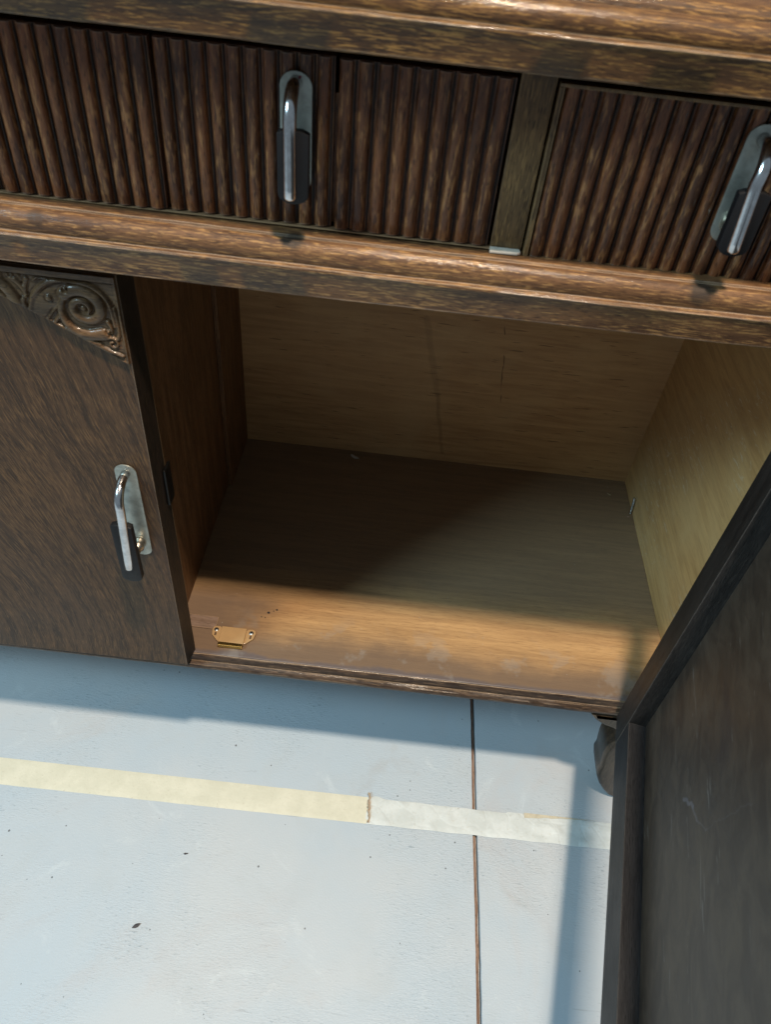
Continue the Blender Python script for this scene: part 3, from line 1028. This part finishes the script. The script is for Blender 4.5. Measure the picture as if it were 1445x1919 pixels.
# outer arc with its rim
ridge(curve([(-0.0668, 0.4810), (-0.0610, 0.4958), (-0.0500, 0.5064), (-0.0383, 0.5108), (-0.0237, 0.5106), (-0.0130, 0.5078), (-0.0050, 0.5003), (-0.0018, 0.4905), (-0.0010, 0.4760)]), 0.0020, 0.0018, 0.0028)
# vein of the leaf
ridge(curve([(-0.0543, 0.4758), (-0.0471, 0.4848), (-0.0381, 0.4931)]), 0.0011, 0.0009, 0.0014)
ridge(curve([(-0.0490, 0.4735), (-0.0445, 0.4800), (-0.0425, 0.4870)]), 0.0016, 0.0010, 0.0015)
# left broad leaf and its neighbours
ridge(curve([(-0.1200, 0.5125), (-0.0934, 0.5100), (-0.0850, 0.5035), (-0.0795, 0.4960), (-0.0765, 0.4880)]), 0.0045, 0.0050, 0.0034)
ridge(curve([(-0.0960, 0.5005), (-0.0900, 0.4960), (-0.0860, 0.4905)]), 0.0022, 0.0030, 0.0016)
ridge(curve([(-0.0705, 0.4850), (-0.0705, 0.4900), (-0.0672, 0.4938)]), 0.0022, 0.0012, 0.0016)
ridge(curve([(-0.0755, 0.5085), (-0.0700, 0.5030), (-0.0670, 0.4960)]), 0.0028, 0.0012, 0.0016)
ridge(curve([(-0.0640, 0.5085), (-0.0660, 0.5030), (-0.0668, 0.4965)]), 0.0022, 0.0010, 0.0014)
# leaf fringe filling the wedge along the lower edge and the right side
ridge(curve([(-0.0500, 0.4725), (-0.0400, 0.4672), (-0.0280, 0.4605), (-0.0170, 0.4562)]), 0.0012, 0.0030, 0.0022)
ridge(curve([(-0.0185, 0.4570), (-0.0120, 0.4530), (-0.0040, 0.4500), (0.0010, 0.4480)]), 0.0026, 0.0010, 0.0022)
ridge(curve([(0.0005, 0.4920), (0.0012, 0.4800), (0.0008, 0.4690), (-0.0010, 0.4640)]), 0.0010, 0.0016, 0.0018)
ridge(curve([(-0.0065, 0.4790), (-0.0045, 0.4740), (-0.0050, 0.4690)]), 0.0020, 0.0010, 0.0020)
ridge(curve([(-0.0585, 0.5080), (-0.0540, 0.5112), (-0.0480, 0.5105)]), 0.0010, 0.0018, 0.0016)
ridge(curve([(-0.1080, 0.5020), (-0.1000, 0.5000), (-0.0950, 0.4945)]), 0.0026, 0.0016, 0.0018)
# beads and little scroll
blob(-0.0491, 0.4949, 0.0028, 0.0022, 0.0026)
blob(-0.0350, 0.5040, 0.0017, 0.0018)
blob(-0.0673, 0.4938, 0.0016, 0.0022)
blob(-0.0075, 0.4700, 0.0013, 0.0022)
ss = [(-0.0056 + (0.0012 + 0.0040 * i / 30) * math.cos(R(80) + i * 0.24), 0.4592 + (0.0012 + 0.0046 * i / 30) * math.sin(R(80) + i * 0.24)) for i in range(31)]
ridge(ss, 0.0009, 0.0014, 0.0018)
for k in range(7):
    blob(-0.0830 + 0.0 * k, 0.6, 0.001, 0)
for bx_ in (-0.0740, -0.0775, -0.0690, -0.0830, -0.0890):
    blob(bx_, 0.5103, 0.0012, 0.0014)
# border strips along top and right edge
H = np.where(PZ > 0.5125, 0.0036, H)
H = np.where((PZ > 0.5112) & (PZ <= 0.5125), 0.0008, H)
H = np.where(PX > 0.0030, 0.0030, H)
# fringe along the lower edge
HY = np.vectorize(hyp)(gx_)[:, None] * np.ones_like(PZ)
rim = (PZ - HY)
H = np.where((rim >= 0) & (rim < 0.0012), 0.0030, H)
H = H + 0.00015 * np.array([[mnoise.noise(Vector((x * 160, z * 160, 3))) for z in gz_] for x in gx_])
# smooth a little
for _ in range(2):
    Hs = H.copy()
    Hs[1:-1, 1:-1] = (H[1:-1, 1:-1] * 2 + H[:-2, 1:-1] + H[2:, 1:-1] + H[1:-1, :-2] + H[1:-1, 2:]) / 6
    H = Hs
verts, faces = [], []
for i in range(NXc):
    zb = hyp(gx_[i])
    for k in range(NZc):
        z = max(gz_[k], zb)
        hgt = H[i, k] if gz_[k] >= zb else 0.0024
        if k == 0 or gz_[k] < zb - 0.001:
            hgt = -0.0005
        if i in (0, NXc - 1) or k == NZc - 1:
            hgt = -0.0005
        verts.append((gx_[i], DY0 - hgt, z))
for i in range(NXc - 1):
    for k in range(NZc - 1):
        if max(gz_[k + 1], 0) < min(hyp(gx_[i]), hyp(gx_[i + 1])) - 0.0012:
            continue
        a = i * NZc + k
        faces.append((a, a + NZc, a + NZc + 1, a + 1))
me = me_from(verts, faces)
bm = bmesh.new()
bm.from_mesh(me)
bmesh.ops.delete(bm, geom=[v for v in bm.verts if not v.link_faces], context='VERTS')
bmesh.ops.recalc_face_normals(bm, faces=bm.faces)
if sum(f.normal.y for f in bm.faces) > 0:
    bmesh.ops.reverse_faces(bm, faces=bm.faces)
bm.to_mesh(me)
bm.free()
cv = link('carved_corner', me, OAK_CARVE, door)
smooth_angle(cv.data, 60)

# open right door --------------------------------------------------------
T = 0.026
PXV, PYV = 0.5680, -0.0170           # pivot on the closed position's outer corner
W_, ZB_, ZT_ = 0.558, -0.003, 0.519
RC = 0.020
yi = PYV + T                          # inner face of the frame when closed
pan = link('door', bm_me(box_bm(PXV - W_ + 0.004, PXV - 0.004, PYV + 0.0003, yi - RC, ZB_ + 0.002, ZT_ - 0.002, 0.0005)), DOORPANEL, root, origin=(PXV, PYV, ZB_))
pan['label'] = 'cupboard door standing open, showing its dark framed inner face'
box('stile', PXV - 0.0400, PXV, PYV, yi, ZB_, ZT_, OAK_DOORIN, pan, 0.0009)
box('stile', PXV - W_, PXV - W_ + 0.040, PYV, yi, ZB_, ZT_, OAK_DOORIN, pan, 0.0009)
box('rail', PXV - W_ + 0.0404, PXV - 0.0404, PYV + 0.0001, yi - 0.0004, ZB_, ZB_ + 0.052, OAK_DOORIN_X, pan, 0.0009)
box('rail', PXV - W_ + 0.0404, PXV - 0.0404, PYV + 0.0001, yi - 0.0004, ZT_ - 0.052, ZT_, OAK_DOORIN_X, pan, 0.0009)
pan.rotation_euler = (0, 0, R(79))

# magnetic catch ---------------------------------------------------------
cx0, cx1, cyf, cyb = 0.0232, 0.0795, 0.0190, 0.0500
mid_x = (cx0 + cx1) / 2
ear = [(cx0 + 0.0015, cyb - 0.014), (cx0, cyb - 0.006), (cx0 + 0.001, cyb - 0.002), (cx0 + 0.004, cyb), (cx0 + 0.0095, cyb), (cx0 + 0.0115, cyb - 0.002),
       (cx1 - 0.0115, cyb - 0.002), (cx1 - 0.0095, cyb), (cx1 - 0.004, cyb), (cx1 - 0.001, cyb - 0.002), (cx1, cyb - 0.006), (cx1 - 0.0015, cyb - 0.014),
       (cx1 - 0.010, cyb - 0.0225), (cx1 - 0.0125, cyb - 0.0235), (cx0 + 0.0125, cyb - 0.0235), (cx0 + 0.010, cyb - 0.0225)]
catch = link('magnetic_catch', bm_me(prism_bm(ear, 'z', 0.0002, 0.0030, 0.0007, 2)), TANPLASTIC, root)
link('catch_body', bm_me(box_bm(cx0 + 0.0120, cx1 - 0.0120, cyf + 0.0045, cyb - 0.0015, 0.0012, 0.0062, 0.0013, 3)), TANPLASTIC, catch)
link('magnet_plate', bm_me(box_bm(cx0 + 0.0128, cx1 - 0.0128, cyf + 0.0012, cyf + 0.0050, 0.0012, 0.0055, 0.0006)), BLACKM, catch)
for dz in (0.0008, 0.0036):
    link('pole_plate', bm_me(box_bm(cx0 + 0.0125, cx1 - 0.0125, cyf, cyf + 0.0056, dz, dz + 0.0026, 0.0008)), BRASS, catch)
for sx in (cx0 + 0.0056, cx1 - 0.0056):
    bm = tube_bm([(sx, cyb - 0.0062, 0.0025), (sx, cyb - 0.0062, 0.0040), (sx, cyb - 0.0062, 0.0048)], [0.0030, 0.0029, 0.0017], 16)
    s_ = link('screw', bm_me(bm), STEEL, catch, smooth=False)
    for w, l in ((0.0003, 0.0016), (0.0016, 0.0003)):
        link('cross_slot', bm_me(box_bm(sx - w, sx + w, cyb - 0.0062 - l, cyb - 0.0062 + l, 0.00478, 0.00488, 0)), BLACKM, catch)
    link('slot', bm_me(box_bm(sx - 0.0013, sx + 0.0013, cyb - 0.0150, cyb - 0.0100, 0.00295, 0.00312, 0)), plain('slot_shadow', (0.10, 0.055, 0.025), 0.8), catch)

# ------------------------------------------------------------------ things lying in the cupboard
pts, rads = [], []
a0, a1 = Vector((0.6160, 0.3540, 0.0018)), Vector((0.6172, 0.3640, 0.0245))
for i in range(49):
    u = i / 48
    pts.append(a0.lerp(a1, u))
    base = 0.0020 if u > 0.25 else 0.0008 + 0.0012 * u / 0.25
    rads.append(base * (1.0 + (0.22 if i % 3 == 0 else -0.12)) if u < 0.8 else 0.0021)
pts += [a0.lerp(a1, 1.01), a0.lerp(a1, 1.06)]
rads += [0.0030, 0.0036]
sc_o = link('loose_screw', bm_me(tube_bm(pts, rads, 10)), STEEL, None, smooth=False)
tag(sc_o, 'small steel screw leaning against the pale inner side of the cupboard', 'screw')
PAPER = plain('paper_scrap', (0.55, 0.54, 0.50), 0.8, 0, 150, 0.2)
tag(chip('paper_scrap', 0.1685, 0.4150, 0.0, 0.0085, 0.0040, -0.5, PAPER, 3, 0.6), 'torn white paper scrap on the cupboard floor against the back', 'paper')
tag(chip('crumb', 0.588, 0.395, 0.0, 0.0035, 0.0012, -0.6, plain('straw', (0.5, 0.42, 0.25), 0.8), 5, 0.5), 'straw coloured sliver in the back corner of the cupboard', 'crumb')
tag(chip('crumb', 0.6120, 0.3470, 0.0, 0.0022, 0.0014, 0.3, plain('pinkish_crumb', (0.42, 0.28, 0.22), 0.8), 6, 0.5), 'pinkish brown crumb at the foot of the loose screw', 'crumb')
# dust and grit along the back of the cupboard floor
bm = bmesh.new()
rg = random.Random(5)
for i in range(160):
    x = rg.uniform(0.0, 0.615)
    y = YB - 0.001 - abs(rg.gauss(0, 0.012)) if rg.random() < 0.75 else rg.uniform(0.06, 0.42)
    s_ = rg.uniform(0.0002, 0.0007)
    mtx = Matrix.Translation((x, y, 0.0002)) @ Matrix.Rotation(rg.uniform(0, 3), 4, 'Z') @ Matrix.Diagonal((s_ * rg.uniform(1, 3), s_, s_ * 0.6, 1))
    bmesh.ops.create_icosphere(bm, subdivisions=1, radius=1, matrix=mtx)
grit = link('grit', bm_me(bm), plain('grit', (0.30, 0.25, 0.19), 0.9), None)
tag(grit, 'fine grit and dust scattered over the cupboard floor', 'grit', kind='stuff')
